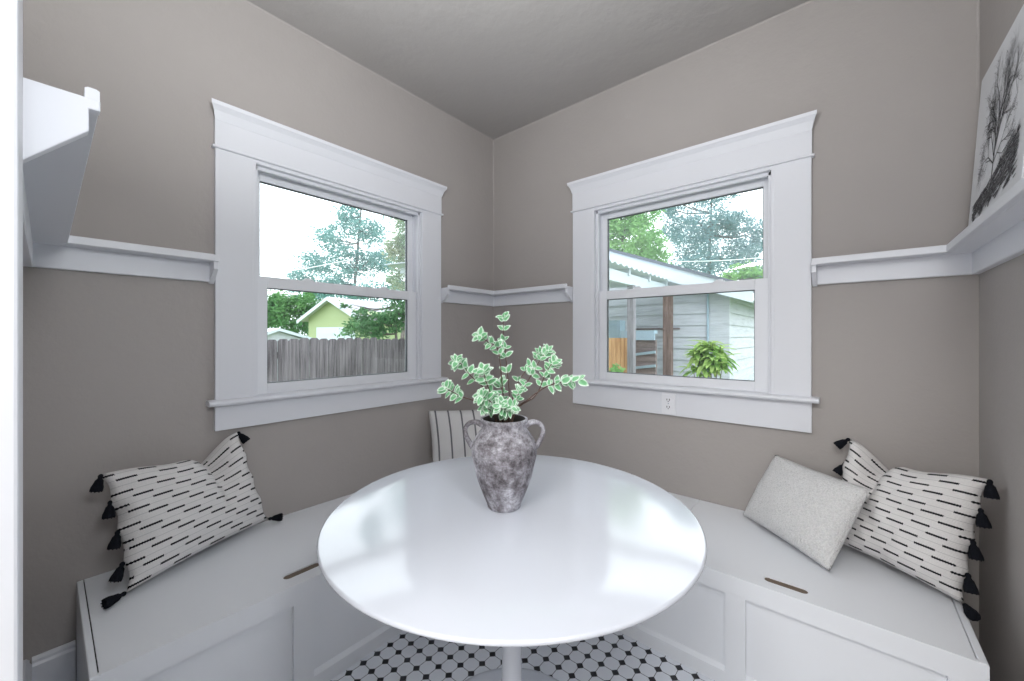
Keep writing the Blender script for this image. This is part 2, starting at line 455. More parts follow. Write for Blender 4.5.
# ------------------------------------------------------------------ plate rails (picture ledge trim)
RZ0, RZ1, RZ2, RW = 1.485, 1.563, 1.576, .094
def rail_section(root, pl, n0, n1, m0=0, m1=0, end0=False, end1=False, drop=.007):
    """pl(a,z,n): a out of the wall. m0/m1: +1 inside mitre, i.e. the front runs shorter by a"""
    def ext(prof, name, m=None, **k):
        mb = MB(); c = len(prof)
        A = [pl(a, z, n0 + m0*a) for a, z in prof]; B = [pl(a, z, n1 - m1*a) for a, z in prof]
        mb.add(A+B, [tuple(range(c)), tuple(range(c, 2*c))[::-1]] + [(i, (i+1) % c, c+(i+1) % c, c+i) for i in range(c)])
        return child(mb, name, M['trim_white'], root, **k)
    ext([(0,RZ0),(.018,RZ0),(.020,RZ0+.003),(.020,RZ1),(0,RZ1)], 'backboard')
    ext([(0,RZ1),(RW-.014,RZ1),(RW-.014,RZ2),(0,RZ2)], 'ledge')
    ext([(RW-.014,RZ1+.001),(RW-.001,RZ1+.001),(RW,RZ1+.003),(RW,RZ2+.013),(RW-.003,RZ2+.015),(RW-.011,RZ2+.015),(RW-.014,RZ2+.013)], 'lip')
    for e, n, s in ((end0, n0, 1), (end1, n1, -1)):
        if e:
            mb = MB(); prof = [(.003,RZ0-drop),(.014,RZ0-drop),(RW-.010,RZ1-.031),(RW-.010,RZ1-.001),(RW+.0006,RZ1-.001),(RW+.0006,RZ2+.0005),(.003,RZ2+.0005)]
            mb.prism(prof, lambda a, b, q: pl(a, b, q), n-s*.001, n+s*.016)
            child(mb, 'end_bracket', M['trim_white'], root, bevel=.0015)
r = empty('trim_1', (0.02,-2.0,RZ0)); tag(r, 'white plate rail between the door casing and the left window', 'plate rail', kind='structure')
rail_section(r, lambda a,z,n: (a,n,z), YB, -1.747, 1, 0, False, True)
rail_section(r, lambda a,z,n: (n,YB+a,z), 0, 1.268, 1, 0, False, True, .026)
r = empty('trim_2', (0.02,-.02,RZ0)); tag(r, 'white plate rail across the far corner between the two windows', 'plate rail', kind='structure')
rail_section(r, lambda a,z,n: (a,n,z), -.524, 0, 0, 1, True, False)
rail_section(r, lambda a,z,n: (n,-a,z), 0, .709, 1, 0, False, True)
r = empty('trim_3', (2.41,-.02,RZ0)); tag(r, 'white plate rail carrying the tree print on the right wall', 'plate rail', kind='structure')
rail_section(r, lambda a,z,n: (n,-a,z), 1.938, L, 0, 1, True, False)
rail_section(r, lambda a,z,n: (L-a,n,z), -2.2, 0, 0, 1, False, False)
# painter's caulk bead in the ceiling and wall corners
r = empty('trim_4', (0,0,H)); tag(r, 'thin painted bead along the ceiling and wall corners', 'bead', kind='structure')
mb = MB(); q = .006
mb.prism([(0,0),(q,0),(0,-q)], lambda a,b,n: (a,n,H+b), YB, 0); mb.prism([(0,0),(q,0),(0,-q)], lambda a,b,n: (n,-a,H+b), 0, L)
mb.prism([(0,0),(q,0),(0,-q)], lambda a,b,n: (a,b,n), RZ2, H); mb.prism([(0,0),(q,0),(0,-q)], lambda a,b,n: (L-a,b,n), RZ2, H)
child(mb, 'caulk_bead', M['wall_paint'], r)

# ------------------------------------------------------------------ storage benches
BZ = .405
def slot_lid(mb, u0, u1, d0, d1, s0, s1, c, hw, z0, z1, pl):
    """lid plate with a rounded finger slot; u along the bench, d across"""
    nseg = 8
    hole = []
    for k in range(nseg+1):
        a = math.pi/2 + math.pi*k/nseg; hole.append((s0+hw+hw*math.cos(a), c+hw*math.sin(a)))
    for k in range(nseg+1):
        a = -math.pi/2 + math.pi*k/nseg; hole.append((s1-hw+hw*math.cos(a), c+hw*math.sin(a)))
    outer = [(u0,d0),(u0,d1),(u1,d1),(u1,d0)]
    k = nseg+1
    left, right = hole[:k], hole[k:]
    h = k//2
    back = [(u0,c),(u0,d0),(u1,d0),(u1,c)] + right[:h+1][::-1] + left[h:][::-1]
    front = [(u1,c),(u1,d1),(u0,d1),(u0,c)] + left[:h+1][::-1] + right[h:][::-1]
    for poly in (back, front):
        n_ = len(poly)
        mb.add([pl(p[0],p[1],z1) for p in poly], [tuple(range(n_))]); mb.add([pl(p[0],p[1],z0) for p in poly], [tuple(range(n_))[::-1]])
    for pts in (outer, hole):
        k = len(pts); vs = [pl(p[0],p[1],z0) for p in pts]+[pl(p[0],p[1],z1) for p in pts]
        mb.add(vs, [(i,(i+1) % k,k+(i+1) % k,k+i) for i in range(k)])
    return hole

def bench(label, pl, ua, ub, dep, lid, panels, slot, fixed):
    """pl(u,d,z): u along the wall from the room corner, d out from the wall"""
    root = empty('storage_bench', pl((ua+ub)/2, dep/2, 0)); tag(root, label, 'bench', 'built in storage benches')
    def bx(mb, a, b, d0, d1, z0, z1):
        p = pl(a,d0,z0); q = pl(b,d1,z1); mb.box(p[0],q[0],p[1],q[1],p[2],q[2])
    FT = .016
    mb = MB(); bx(mb, ua, ub, 0.002, dep-FT, 0, BZ-.022); child(mb, 'carcass', M['bench_white'], root)
    mb = MB(); z0, z1 = .060, .337
    edges = [ua] + [e for p in panels for e in p] + [ub]
    for i in range(0, len(edges), 2):
        bx(mb, edges[i], edges[i+1], dep-FT, dep, 0, BZ-.004)
    for a, b in panels:
        bx(mb, a, b, dep-FT, dep, 0, z0-.008); bx(mb, a, b, dep-FT, dep, z1, BZ-.004)
        # sloped sill of the lower rail
        mb.prism([(dep-FT,z0-.008),(dep,z0-.008),(dep-FT,z0+.004)], lambda d_, z_, n: pl(n, d_, z_), a, b)
    child(mb, 'face_frame', M['bench_white'], root)
    # top frame and fixed deck
    for q, (a, b) in enumerate(fixed):
        mb = MB(); bx(mb, a, b, .002, dep-.0004, BZ-.022, BZ)
        child(mb, 'fixed_top' if q == 0 else 'end_top', M['bench_white'], root, bevel=.003)
    mb = MB()
    slot_lid(mb, lid[0]+.0025, lid[1]-.0025, .004, dep-.0002, slot[0], slot[1], slot[2], .0170, BZ-.020, BZ, pl)
    li = child(mb, 'lid', M['bench_white'], root, bevel=.002)
    mb = MB(); bx(mb, slot[0]+.002, slot[1]-.002, slot[2]-.016, slot[2]+.016, BZ-.0205, BZ-.004)
    fs = mb.build('finger_slot', M['raw_wood']); fs.parent = li; fs['label'] = 'bare wood finger slot'
    for q in (lid[0], lid[1]):
        mb = MB(); bx(mb, q-.003, q+.003, .004, dep-.013, BZ-.0215, BZ-.008)
        fs = mb.build('lid_gap', M['dark']); fs.parent = li
        mb = MB(); bx(mb, q-.0027, q+.0027, dep-.013, dep-.0012, BZ-.0215, BZ-.0006)
        fs = mb.build('lid_edge', M['bench_white']); fs.parent = li
    return root
bench('white storage bench under the left window with paneled front and finger slot lid', lambda u,d,z: (d,-u,z), 0.002, 2.134, .608,
      (1.08, 2.118), [(.68,1.591),(1.657,2.07)], (1.537,1.664,.534), [(.002,1.08),(2.118,2.134)])
bench('white storage bench along the back wall under the woven cushions on the right', lambda u,d,z: (u,-d,z), .61, 2.331, .630,
      (1.467, 2.312), [(.70,1.716),(1.780,2.258)], (1.827,1.953,.568), [(.61,1.467),(2.312,2.331)])

# ------------------------------------------------------------------ tulip table
TC = (1.268,-1.287)
tb = empty('pedestal_table', (TC[0],TC[1],0)); tag(tb, 'glossy white round tulip table in the middle of the nook', 'table')
mb = MB(); R0 = .534
mb.lathe([(0,.719),(.30,.719),(.44,.720),(.497,.722),(R0-.010,.7255),(R0-.004,.7285),(R0-.0005,.732),(R0,.735),(R0-.0008,.7375),(R0-.003,.7393),(R0-.006,.740),(.4,.740),(0,.740)], 128)
mb.build('table_top', M['table_gloss'], tb, smooth=True, sharp=50)
mb = MB()
prof = [(.0,.012),(.285,.0),(.286,.006),(.282,.011),(.262,.0155),(.22,.021),(.16,.030),(.10,.044),(.066,.066),(.046,.10),(.036,.15),(.031,.22),(.0295,.30),(.031,.40),(.036,.50),(.047,.58),(.068,.64),(.105,.69),(.135,.712),(.14,.7195),(0,.7195)]
base = [(0,0)]+[p for p in prof[1:8]]+[(.0,.046)]
mb.lathe(base, 96); mb.build('base', M['table_gloss'], tb, smooth=True, sharp=50)
mb = MB(); mb.lathe([(0,.043)]+prof[7:], 64); mb.build('stem', M['table_gloss'], tb, smooth=True, sharp=50)

# ------------------------------------------------------------------ jar with handles
FX, FY = -.6441, .7649; RX, RY = .7649, .6441      # viewing direction and its right hand, on the floor
VC = (TC[0]-.0235*RX, TC[1]-.0235*RY)
ang = math.atan2(RY, RX)
jar = empty('clay_jar', (VC[0],VC[1],.7402), ang); tag(jar, 'weathered grey clay jar with two loop handles on the white table', 'vase')
mb = MB()
mb.lathe([(0,.003),(.040,.0015),(.047,0),(.0505,.003),(.0515,.008),(.053,.014),(.0625,.036),(.0735,.064),(.0845,.095),(.0915,.126),(.0975,.150),(.0995,.168),(.0985,.184),(.0945,.199),(.086,.214),(.077,.226),(.069,.236),(.0655,.244),(.0655,.250),(.068,.255),(.0715,.259),(.0725,.263),(.0715,.2675),(.068,.269),(.0645,.267)], 72)
jb = mb.build('body', M['clay'], jar, smooth=True, sharp=70)
mb = MB(); mb.lathe([(.0648,.2672),(.060,.258),(.058,.248),(.062,.236),(.078,.214),(.088,.185),(.088,.16),(.05,.03),(0,.028)], 48)
mb.build('dark_inside', M['clay_in'], jb, smooth=True)
for s in (-1, 1):
    mb = MB()
    p = catmull([(s*.064,0,.246),(s*.083,0,.2555),(s*.102,0,.2545),(s*.1155,0,.243),(s*.1185,0,.226),(s*.113,0,.208),(s*.104,0,.192),(s*.095,0,.180)], 6)
    n = len(p); mb.tube(p, [.0068+.0030*abs(2*i/(n-1)-1)**2 for i in range(n)], 12)
    mb.build('handle', M['clay'], jar, smooth=True)

# ------------------------------------------------------------------ variegated branches standing in the jar
pl_ = empty('leafy_branches', (VC[0],VC[1],.80), ang)
tag(pl_, 'bunch of variegated green and white leafy branches standing in the clay jar', 'plant')
def px2l(px, py):
    """lateral and height (above the bunch's origin) at the jar's distance"""
    return ((px-503.0)/393*1.199, 1.257-(py-336.5)/393*1.199-.80)
rng = random.Random(11)
def leaf_mesh(mb, uvs, p, d, nrm, Ln, Wd):
    d = d.normalized(); nrm = (nrm - d*nrm.dot(d)).normalized(); s = d.cross(nrm)
    NU, NV = 5, 7
    b0 = len(mb.v); vs = []
    for j in range(NV):
        v = j/(NV-1)
        wv = Wd*.5*(math.sin(math.pi*(v**.85))**.75 if 0 < v < 1 else .0) + (.0006 if j in (0, NV-1) else 0)
        for i in range(NU):
            u = i/(NU-1)*2-1
            q = p + d*(Ln*v) + s*(u*wv) + nrm*(abs(u)*wv*.35 - Ln*.25*v*v)
            vs.append(q)
    fs = []
    for j in range(NV-1):
        for i in range(NU-1):
            fs.append((j*NU+i, j*NU+i+1, (j+1)*NU+i+1, (j+1)*NU+i))
    mb.add(vs, fs)
    for f in fs:
        uvs.append([((k % NU)/(NU-1), (k//NU)/(NV-1)) for k in f])
def apply_uv(o, uvs):
    me = o.data; lay = me.uv_layers.new(name='UVMap'); k = 0
    for f in uvs:
        for c in f: lay.data[k].uv = c; k += 1
def rosette(mb, uvs, p, d, n, size):
    d = d.normalized(); o1 = d.orthogonal().normalized(); o2 = d.cross(o1); a0 = rng.uniform(0, 6.28)
    for k in range(n):
        a = a0 + 2*math.pi*k/n + rng.uniform(-.35,.35)
        out = o1*math.cos(a)+o2*math.sin(a)
        tilt = rng.uniform(.35, 1.05)
        dd = out*math.sin(tilt+.35)+d*math.cos(tilt+.35)
        face = Vector((rng.uniform(-.5,.5), -1, .45+rng.uniform(-.4,.4)))   # blades spread to the light
        Ln = size*rng.uniform(.78,1.12)
        dd.y *= .45; leaf_mesh(mb, uvs, p, dd, d*.25+face*1.3, Ln, Ln*rng.uniform(.52,.66))
# stem: pixel path read off the jar's plane, depth offsets (away +)
STEMS = [
 ([(507,418),(508,395),(505,362),(502.4,337),(501.5,318)], [0,.02,.03,.05,.05], [(1.0,5,.027),(.86,5,.026),(.72,4,.026),(.5,3,.024),(.38,4,.024)]),
 ([(503,418),(501,385),(497,350),(487,342),(479,335.5)], [0,.0,-.02,-.03,-.04], [(1.0,5,.027),(.72,4,.026),(.55,3,.024)]),
 ([(495,418),(484,390),(470,376),(462,365),(456,362)], [0,-.03,-.05,-.06,-.07], [(1.0,6,.029),(.80,4,.026),(.62,3,.024)]),
 ([(494,418),(478,403),(462,397),(452,392),(445,388)], [0,-.05,-.07,-.08,-.08], [(1.0,4,.025),(.66,5,.028),(.48,4,.026)]),
 ([(499,418),(491,396),(485,380),(483,371)], [0,-.06,-.09,-.10], [(1.0,7,.030),(.72,4,.028),(.45,4,.026)]),
 ([(511,418),(518,397),(530,375),(540,358),(546,351)], [0,.02,.03,.04,.05], [(1.0,5,.027),(.78,4,.025),(.5,5,.026),(.3,4,.024)]),
 ([(509,418),(514,388),(524,371),(534,359),(538,353)], [0,.06,.08,.09,.09], [(1.0,4,.026),(.7,3,.022),(.48,4,.024)]),
 ([(512,418),(529,398),(545,387),(558,382.5),(570,381),(580,379.5)], [0,-.01,-.02,-.03,-.03,-.03], [(1.0,3,.017),(.66,6,.032),(.5,3,.026)]),
 ([(511,418),(534,396),(543,377),(549,366),(553,363)], [0,.02,.01,.0,.0], [(1.0,6,.028),(.76,5,.027),(.6,3,.024)]),
 ([(504,418),(502,411),(501,408),(500,406)], [0,-.055,-.07,-.08], [(1.0,6,.030)]),
 ([(500,418),(493,405),(486,399),(481,396)], [0,-.05,-.08,-.09], [(1.0,6,.030),(.6,4,.028)]),
 ([(505,418),(503,400),(500,388),(499,384)], [0,.0,.01,.01], [(1.0,6,.028),(.6,5,.026)]),
 ([(509,418),(514,405),(517,395),(519,390)], [0,-.02,-.03,-.03], [(1.0,5,.026),(.6,4,.024)]),
 ([(506,418),(507,412),(509,409),(511,407)], [0,-.055,-.07,-.08], [(1.0,5,.026)]),
 ([(498,418),(490,411),(486,408),(483,406)], [0,-.04,-.05,-.06], [(1.0,4,.024)]),
]
for path, dep, ros in STEMS:
    pts = [Vector((0.0 + (px2l(path[0][0],0)[0])*.3, 0, -.02))]
    for (px, py), dd in zip(path, dep):
        lx, lz = px2l(px, py); k = 1+dd/1.199
        pts.append(Vector((lx*k, dd, (lz-.457)*k+.457)))
    sm = catmull(pts, 6)
    n = len(sm); mb = MB(); mb.tube(sm, [.0022-.0012*i/(n-1) for i in range(n)], 6)
    st = mb.build('stem', M['twig'], pl_, smooth=True)
    lm = MB(); uvs = []
    Ltot = sum((sm[k+1]-sm[k]).length for k in range(n-1))
    size = max(r_[2] for r_ in ros)
    nodes = [(1.0, ros[0][1], ros[0][2])]
    f = 1.0 - .024/Ltot
    while f > (.42 if len(path) > 4 else .35):
        nodes.append((f, 3 if rng.random() < .6 else 4, size*rng.uniform(.85,1.1)))
        f -= rng.uniform(.036,.062)/Ltot
    for f, cnt, sz in nodes:
        i = max(1, min(n-1, int(round((.10+.90*f)*(n-1)))))
        rosette(lm, uvs, sm[i], sm[i]-sm[i-1], cnt, sz)
    o = lm.build('leaves', M['leaf'], st, smooth=True, sharp=0, fixn=False)
    apply_uv(o, uvs)

# ------------------------------------------------------------------ cushions
def cushion(name, label, cat, m, BL, BR, TL, TR, thick, size, chop=None, dip=None, scal=0, N=36, group=None, seedv=0, side=1, pinch=.05, edge='tassel_none', sag=0, wrinkle=.004):
    """four corners of the cushion's mid plane; chop=(u,width,depth_down,depth_in)"""
    BL, BR, TL, TR = map(Vector, (BL, BR, TL, TR))
    nrm = (BR-BL).cross(TL-BL).normalized()*side
    org = (BL+BR)/2
    W, Hh = size
    def mid(u, v):
        # concave edges between the pointed corners
        uu = .5+(u-.5)*(1-pinch*math.sin(math.pi*v)); vv = .5+(v-.5)*(1-pinch*math.sin(math.pi*u))
        p = BL*(1-uu)*(1-vv)+BR*uu*(1-vv)+TL*(1-uu)*vv+TR*uu*vv
        if chop:
            g = math.exp(-((u-chop[0]-(1-v)*chop[4])/chop[1])**2)
            p = p + (BL-TL)*(chop[2]*g*v**3) - nrm*(chop[3]*g*v**2)
        if dip: p = p + (BL-TL)*(dip[2]*math.exp(-((u-dip[0])/dip[1])**2)*v**3)
        if scal: p = p + (BR-BL)*(scal*abs(math.sin(4*math.pi*v*1.02))*((1-u)**8-u**8))
        return p
    def puff(u, v):
        a = max(0, 1-abs(2*u-1)**2.3); b_ = max(0, 1-abs(2*v-1)**2.3)
        return thick/2*(a*b_)**.52
    mb = MB(); V = []; idx = {}
    for sd in (1, -1):
        for j in range(N+1):
            for i in range(N+1):
                if sd == -1 and (i in (0,N) or j in (0,N)):
                    idx[sd,i,j] = idx[1,i,j]; continue
                u, v = i/N, j/N
                p = mid(u, v); h = puff(u, v)
                nz = noise.noise(Vector((u*4.5+seedv, v*4.5, sd*3.0)))*wrinkle*2 + noise.noise(Vector((u*11, v*9+seedv, sd)))*wrinkle
                if chop and sd == 1:
                    g = math.exp(-((u-chop[0]-(1-v)*chop[4])/(chop[1]*.6))**2)
                    h *= 1-.75*g*v**1.3
                p = p + nrm*(sd*h + nz*min(1, h/thick*4))
                p.z = max(p.z, .4062)          # the seat flattens the underside
                idx[sd,i,j] = len(V); V.append(p-org)
    F = []; UV = []
    for sd in (1, -1):
        for j in range(N):
            for i in range(N):
                q = [(i,j),(i+1,j),(i+1,j+1),(i,j+1)]
                if sd*side == -1: q = q[::-1]
                F.append(tuple(idx[sd,a,b] for a, b in q)); UV.append([(a/N*W, b/N*Hh) for a, b in q])
    mb.add(V, F)
    root = empty(name, org); tag(root, label, cat, group)
    o = mb.build('cushion_cover', m, root, smooth=True, sharp=0, fixn=False)
    apply_uv(o, UV)
    # piped seam round the edge
    return root, mid, org, nrm

def tassel(root, org, p, d, Ln=.054, rad=.016):
    p = Vector(p); d = Vector(d).normalized()
    mb = MB()
    mb.lathe([(0,0),(.003,.0),(.006,.003),(.0075,.007),(.006,.012),(.0058,.014),(.0085,.018),(rad*.75,.030),(rad,.042),(rad*1.02,Ln),(rad*.6,Ln+.002),(0,Ln)], 14, p-org, d)
    for k in range(9):     # loose yarn ends
        a = 2*math.pi*k/9; o1 = d.orthogonal().normalized(); o2 = d.cross(o1)
        e = o1*math.cos(a)+o2*math.sin(a)
        mb.tube([p-org+d*.02+e*rad*.5, p-org+d*(Ln-.004)+e*rad*.88, p-org+d*(Ln+.003)+e*rad*.9], [.0028,.003,.0016], 5)
    mb.build('tassel', M['tassel'], root, smooth=True)

# left woven cushion
BLp, BRp, TLp, TRp = (.27,-2.035,.430), (.055,-1.555,.433), (.135,-2.085,.795), (.035,-1.665,.845)
root, mid, org, nrm = cushion('woven_cushion', 'white cushion with black woven dashes and tassels on the left bench', 'cushion', M['dash_cloth'],
    BLp, BRp, TLp, TRp, .18, (.52,.43), (.72,.115,.17,.09,-.03), dip=(.48,.24,.08), scal=.022, seedv=1.3, side=1, group='woven tassel cushions on the benches', wrinkle=.006)
for v, d in ((1,(.0,-.22,-.95)),(.76,(.1,-.1,-.95)),(.5,(.1,-.2,-.95)),(.24,(.1,-.35,-.9)),(0.0,(.35,-.85,-.03))):
    tassel(root, org, mid(0,v), d)
for v, d in ((1,(.25,.5,-.75)),(.0,(.55,.75,.05))):
    tassel(root, org, mid(1,v), d)
# right woven cushion
BLp, BRp, TLp, TRp = (1.985,-.135,.433), (2.328,-.375,.430), (2.06,-.06,.835), (2.39,-.32,.815)
root, mid, org, nrm = cushion('woven_cushion', 'white cushion with black woven dashes and tassels on the right bench', 'cushion', M['dash_cloth'],
    BLp, BRp, TLp, TRp, .18, (.50,.43), (.28,.115,.17,.09,.03), dip=(.54,.24,.08), scal=.022, seedv=4.1, side=1, group='woven tassel cushions on the benches', wrinkle=.006)
for v, d in ((1,(.05,-.1,-.9)),(.76,(.12,-.1,-.9)),(.5,(.1,-.15,-.9)),(.24,(.1,-.25,-.9)),(0.0,(.12,-.8,-.03))):
    tassel(root, org, mid(1,v), d)
for v, d in ((1,(-.7,-.2,-.6)),(.76,(-.5,-.2,-.8))):
    tassel(root, org, mid(0,v), d)
# small boucle cushion
root, mid, org, nrm = cushion('boucle_cushion', 'small plain white boucle cushion leaning on the right woven cushion', 'cushion', M['boucle'],
    (1.685,-.115,.430), (2.005,-.405,.420), (1.805,-.055,.718), (2.118,-.285,.705), .14, (.43,.32), None, seedv=2.2, side=1, pinch=.035, wrinkle=.003)
# ticking cushion in the corner
root, mid, org, nrm = cushion('ticking_cushion', 'pale cushion with thin grey vertical stripes in the far bench corner behind the jar', 'cushion', M['ticking'],
    (.115,-.67,.415), (.37,-.30,.415), (.045,-.65,.790), (.30,-.28,.785), .13, (.43,.39), None, seedv=6.2, side=1, pinch=.03, wrinkle=.003)

# ------------------------------------------------------------------ power outlet on the right window's apron
po = empty('power_outlet', (1.316,-.021,.893)); tag(po, 'white duplex power outlet on the apron under the right window', 'outlet')
mb = MB(); mb.box(-.036,.036, -.006,0, -.058,.058); mb.build('cover_plate', M['outlet'], po, bevel=.002)
for s in (-1, 1):
    mb = MB(); pr = [(.0165*math.cos(a*math.pi/12), max(-.012,min(.012,.0165*math.sin(a*math.pi/12)))) for a in range(24)]
    mb.prism(pr, lambda a,b,n: (a,n,b+s*.0195), -.0085, -.005); so = mb.build('socket', M['outlet'], po)
    mb = MB(); mb.box(-.0085,-.0048, -.0092,-.008, s*.0195-.002,s*.0195+.007); mb.box(.0048,.0085, -.0092,-.008, s*.0195-.002,s*.0195+.007)
    mb.lathe([(0,0),(.0026,0),(.0026,.001),(0,.001)], 10, (0,-.0082,s*.0195-.0075), (0,-1,0)); mb.build('slots', M['dark'], so)
mb = MB(); mb.lathe([(0,0),(.003,0),(.002,.001),(0,.0012)], 10, (0,-.006,0), (0,-1,0)); mb.build('screw', M['bluegrey'], po)

# ------------------------------------------------------------------ tree print on the right plate rail
# local: x along the paper (from the window end towards the doorway), z up; leaning back
lean = math.atan(.0624)
art = empty('art_print', (2.3705,-.105,1.5815))
Mx = Matrix(((0,-1,0),(-1,0,0),(0,0,1))).to_4x4()        # local x -> -Y, local y -> -X (towards the room)
art.matrix_world = Matrix.Translation((2.382,-.055,1.5812)) @ Matrix.Rotation(lean, 4, 'Y') @ Mx
tag(art, 'unframed print of a bare tree on a hillside leaning on the right plate rail', 'picture')
AW, AH = .552, .588
mb = MB(); mb.box(0,AW, -.013,0, 0,AH); mb.build('board', M['paper'], art, bevel=.002)
# ink drawing as thin flat strokes on the paper
mb = MB()
mb_y = [.0006]
def stroke(a, b, wa, wb, y=.0006):
    a = Vector((a[0],a[1])); b = Vector((b[0],b[1])); d = (b-a)
    if d.length < 1e-5 or not all(.012 < q.x < AW-.012 and .012 < q.y < AH-.02 for q in (a, b)): return
    n = Vector((-d.y, d.x)).normalized()
    mb_y[0] += 1.5e-7
    mb.add([(a.x-n.x*wa/2,mb_y[0],a.y-n.y*wa/2),(a.x+n.x*wa/2,mb_y[0],a.y+n.y*wa/2),(b.x+n.x*wb/2,mb_y[0],b.y+n.y*wb/2),(b.x-n.x*wb/2,mb_y[0],b.y-n.y*wb/2)], [(0,1,2,3)])
rg = random.Random(5)
def grow(p, a, ln, w, lvl):
    q = (p[0]+math.cos(a)*ln, p[1]+math.sin(a)*ln)
    stroke(p, q, w, w*.72)
    if lvl == 0: return
    k = 3 if lvl > 1 else 3
    for i in range(k):
        grow(q if i < 2 else ((p[0]+q[0])/2, (p[1]+q[1])/2), a+rg.uniform(-.9,.9), ln*rg.uniform(.58,.82), w*.62, lvl-1)
hx = lambda w, h: (w*AW, h*AH)
stroke(hx(.455,.14), hx(.47,.25), .012, .0105); grow(hx(.47,.24), 1.50, .115, .0105, 6)
p0 = hx(.475,.40); grow(p0, 1.05, .11, .0075, 5); grow(p0, 2.1, .085, .006, 5); grow(hx(.50,.5), 1.2, .10, .006, 5)
grow(hx(.48,.36), .5, .08, .005, 5); grow(hx(.48,.36), 2.6, .075, .005, 5)
# hillside: hatched strokes inside a ragged outline
for k in range(620):
    w = rg.uniform(.09,.92)
    top = .22 + (.39-.22)*((w-.09)/.83)**1.25; bot = .135+.05*((w-.09)/.83) + .02*math.sin(w*40)
    h = rg.uniform(bot, top)
    a = hx(w, h); ln = rg.uniform(.02,.05)
    if a[0]+ln > AW*.93: continue
    stroke(a, (a[0]+ln, a[1]+ln*rg.uniform(.1,.45)), .0045, .002)
for k in range(150):
    w = rg.uniform(.55,.92); top = .22 + (.39-.22)*((w-.09)/.83)**1.25
    a = hx(w, top-.01); stroke(a, (a[0]+rg.uniform(-.004,.004), a[1]+rg.uniform(.008,.03)), .0022, .0006)
mb.build('ink_drawing', M['ink'], art, fixn=False)

# ------------------------------------------------------------------ OUTDOORS
GZ = -.60
w = MB(); w.box(-70,WT*0-.16, -40,70, GZ-.1,GZ); w.box(-.16,40, .16,70, GZ-.1,GZ)
struct(w, 'ground', M['grass'], 'green lawn outside the windows', 'ground')

CAM = Vector((2.0405,-2.2037,1.257))
def at(px, py, dist):
    """world point seen at a photo position, at a distance along the view"""
    u = (px-512)/393.; v = -(py-336.5)/393.
    return CAM + dist*Vector((FX+u*RX, FY+u*RY, v))

# weathered picket fence left of the house
def picket_fence(name, label, x, y0, y1, ztop, m, bw=.145, post=2.4):
    root = empty(name, (x,(y0+y1)/2,GZ)); tag(root, label, 'fence')
    rg = random.Random(3); y = y0
    mb = MB()
    while y < y1:
        b = bw*rg.uniform(.94,1.04); zt = ztop+rg.uniform(-.03,.02); xx = x+rg.uniform(-.004,.004)
        ch = .028
        mb.prism([(y,GZ+.03),(y+b-.008,GZ+.03),(y+b-.008,zt-ch),(y+b-.008-ch,zt),(y+ch,zt),(y,zt-ch)], lambda a,bb,n: (n,a,bb), xx-.009, xx+.009)
        y += b
    child(mb, 'pickets', m, root)
    for z in (GZ+.35, GZ+1.0, ztop-.25):
        mb = MB(); mb.box(x-.05,x-.011, y0,y1, z-.045,z+.045); child(mb, 'rail', m, root)
    y = y0+.3
    while y < y1:
        mb = MB(); mb.box(x-.15,x-.05, y-.05,y+.05, GZ,ztop-.1); child(mb, 'post', m, root); y += post
    return root
picket_fence('picket_fence', 'weathered grey wooden picket fence seen through the left window', -4.2, -4.5, 4.4, 1.235, M['fence_grey'])

# trees: leaf sprays in blobs round a branching trunk
def tree(name, label, base, blobs, lm, n, ls, trunk_r, seed, cat='tree', lean_to=None):
    rg = random.Random(seed)
    root = empty(name, base); tag(root, label, cat, 'trees outside the windows' if cat == 'tree' else None)
    B = Vector(base)
    top = max(blobs, key=lambda b: b[0][2])
    mb = MB()
    zt = Vector(top[0])
    trunk = [B, B*.66+Vector((zt.x,zt.y,zt.z))*.34 + Vector((rg.uniform(-.2,.2),rg.uniform(-.2,.2),0))*trunk_r*3, B*.33+zt*.67, zt]
    tp = catmull(trunk, 5); k = len(tp)
    mb.tube([p-B for p in tp], [trunk_r*(1-.85*i/(k-1)) for i in range(k)], 8)
    for c, r in blobs:
        c = Vector(c); s = min(tp, key=lambda q: (q-c).length+abs(min(0, c.z-q.z))*2)
        for j in range(3):
            e = c+Vector((rg.uniform(-.6,.6)*r[0], rg.uniform(-.6,.6)*r[1], rg.uniform(-.2,.6)*r[2]))
            m_ = (s+e)/2+Vector((0,0,-.08*(e-s).length))
            mb.tube([p-B for p in catmull([s,m_,e],4)], [trunk_r*.3*(1-.8*i/8) for i in range(9)], 5)
    mb.build('trunk', M['bark'], root, smooth=True)
    lf = MB()
    tot = sum(r[0]*r[2] for c, r in blobs)
    for c, r in blobs:
        c = Vector(c); nn = int(n*r[0]*r[2]/tot)
        sub = [Vector((rg.gauss(0,1),rg.gauss(0,1),rg.gauss(0,1))).normalized()*rg.uniform(.35,.95) for _ in range(max(6, nn//28))]
        for q in range(nn):
            s = rg.choice(sub)+Vector((rg.gauss(0,.16),rg.gauss(0,.16),rg.gauss(0,.13)))
            p = c+Vector((s.x*r[0], s.y*r[1], s.z*r[2]))-B
            d = Vector((rg.uniform(-1,1),rg.uniform(-1,1),rg.uniform(-.9,.5))).normalized()
            o1 = d.orthogonal().normalized(); o2 = d.cross(o1); a = rg.uniform(0,6.28); sd = o1*math.cos(a)+o2*math.sin(a)
            L_ = ls*rg.uniform(.7,1.3); W_ = L_*.42
            lf.add([p, p+d*L_*.5+sd*W_*.5, p+d*L_, p+d*L_*.5-sd*W_*.5], [(0,1,2,3)])
    lf.build('foliage', lm, root, fixn=False)
    return root
def blob(px, py, dist, rx, rz):
    p = at(px, py, dist); k = dist/393.
    return ((p.x,p.y,p.z), (rx*k, rx*k, rz*k))
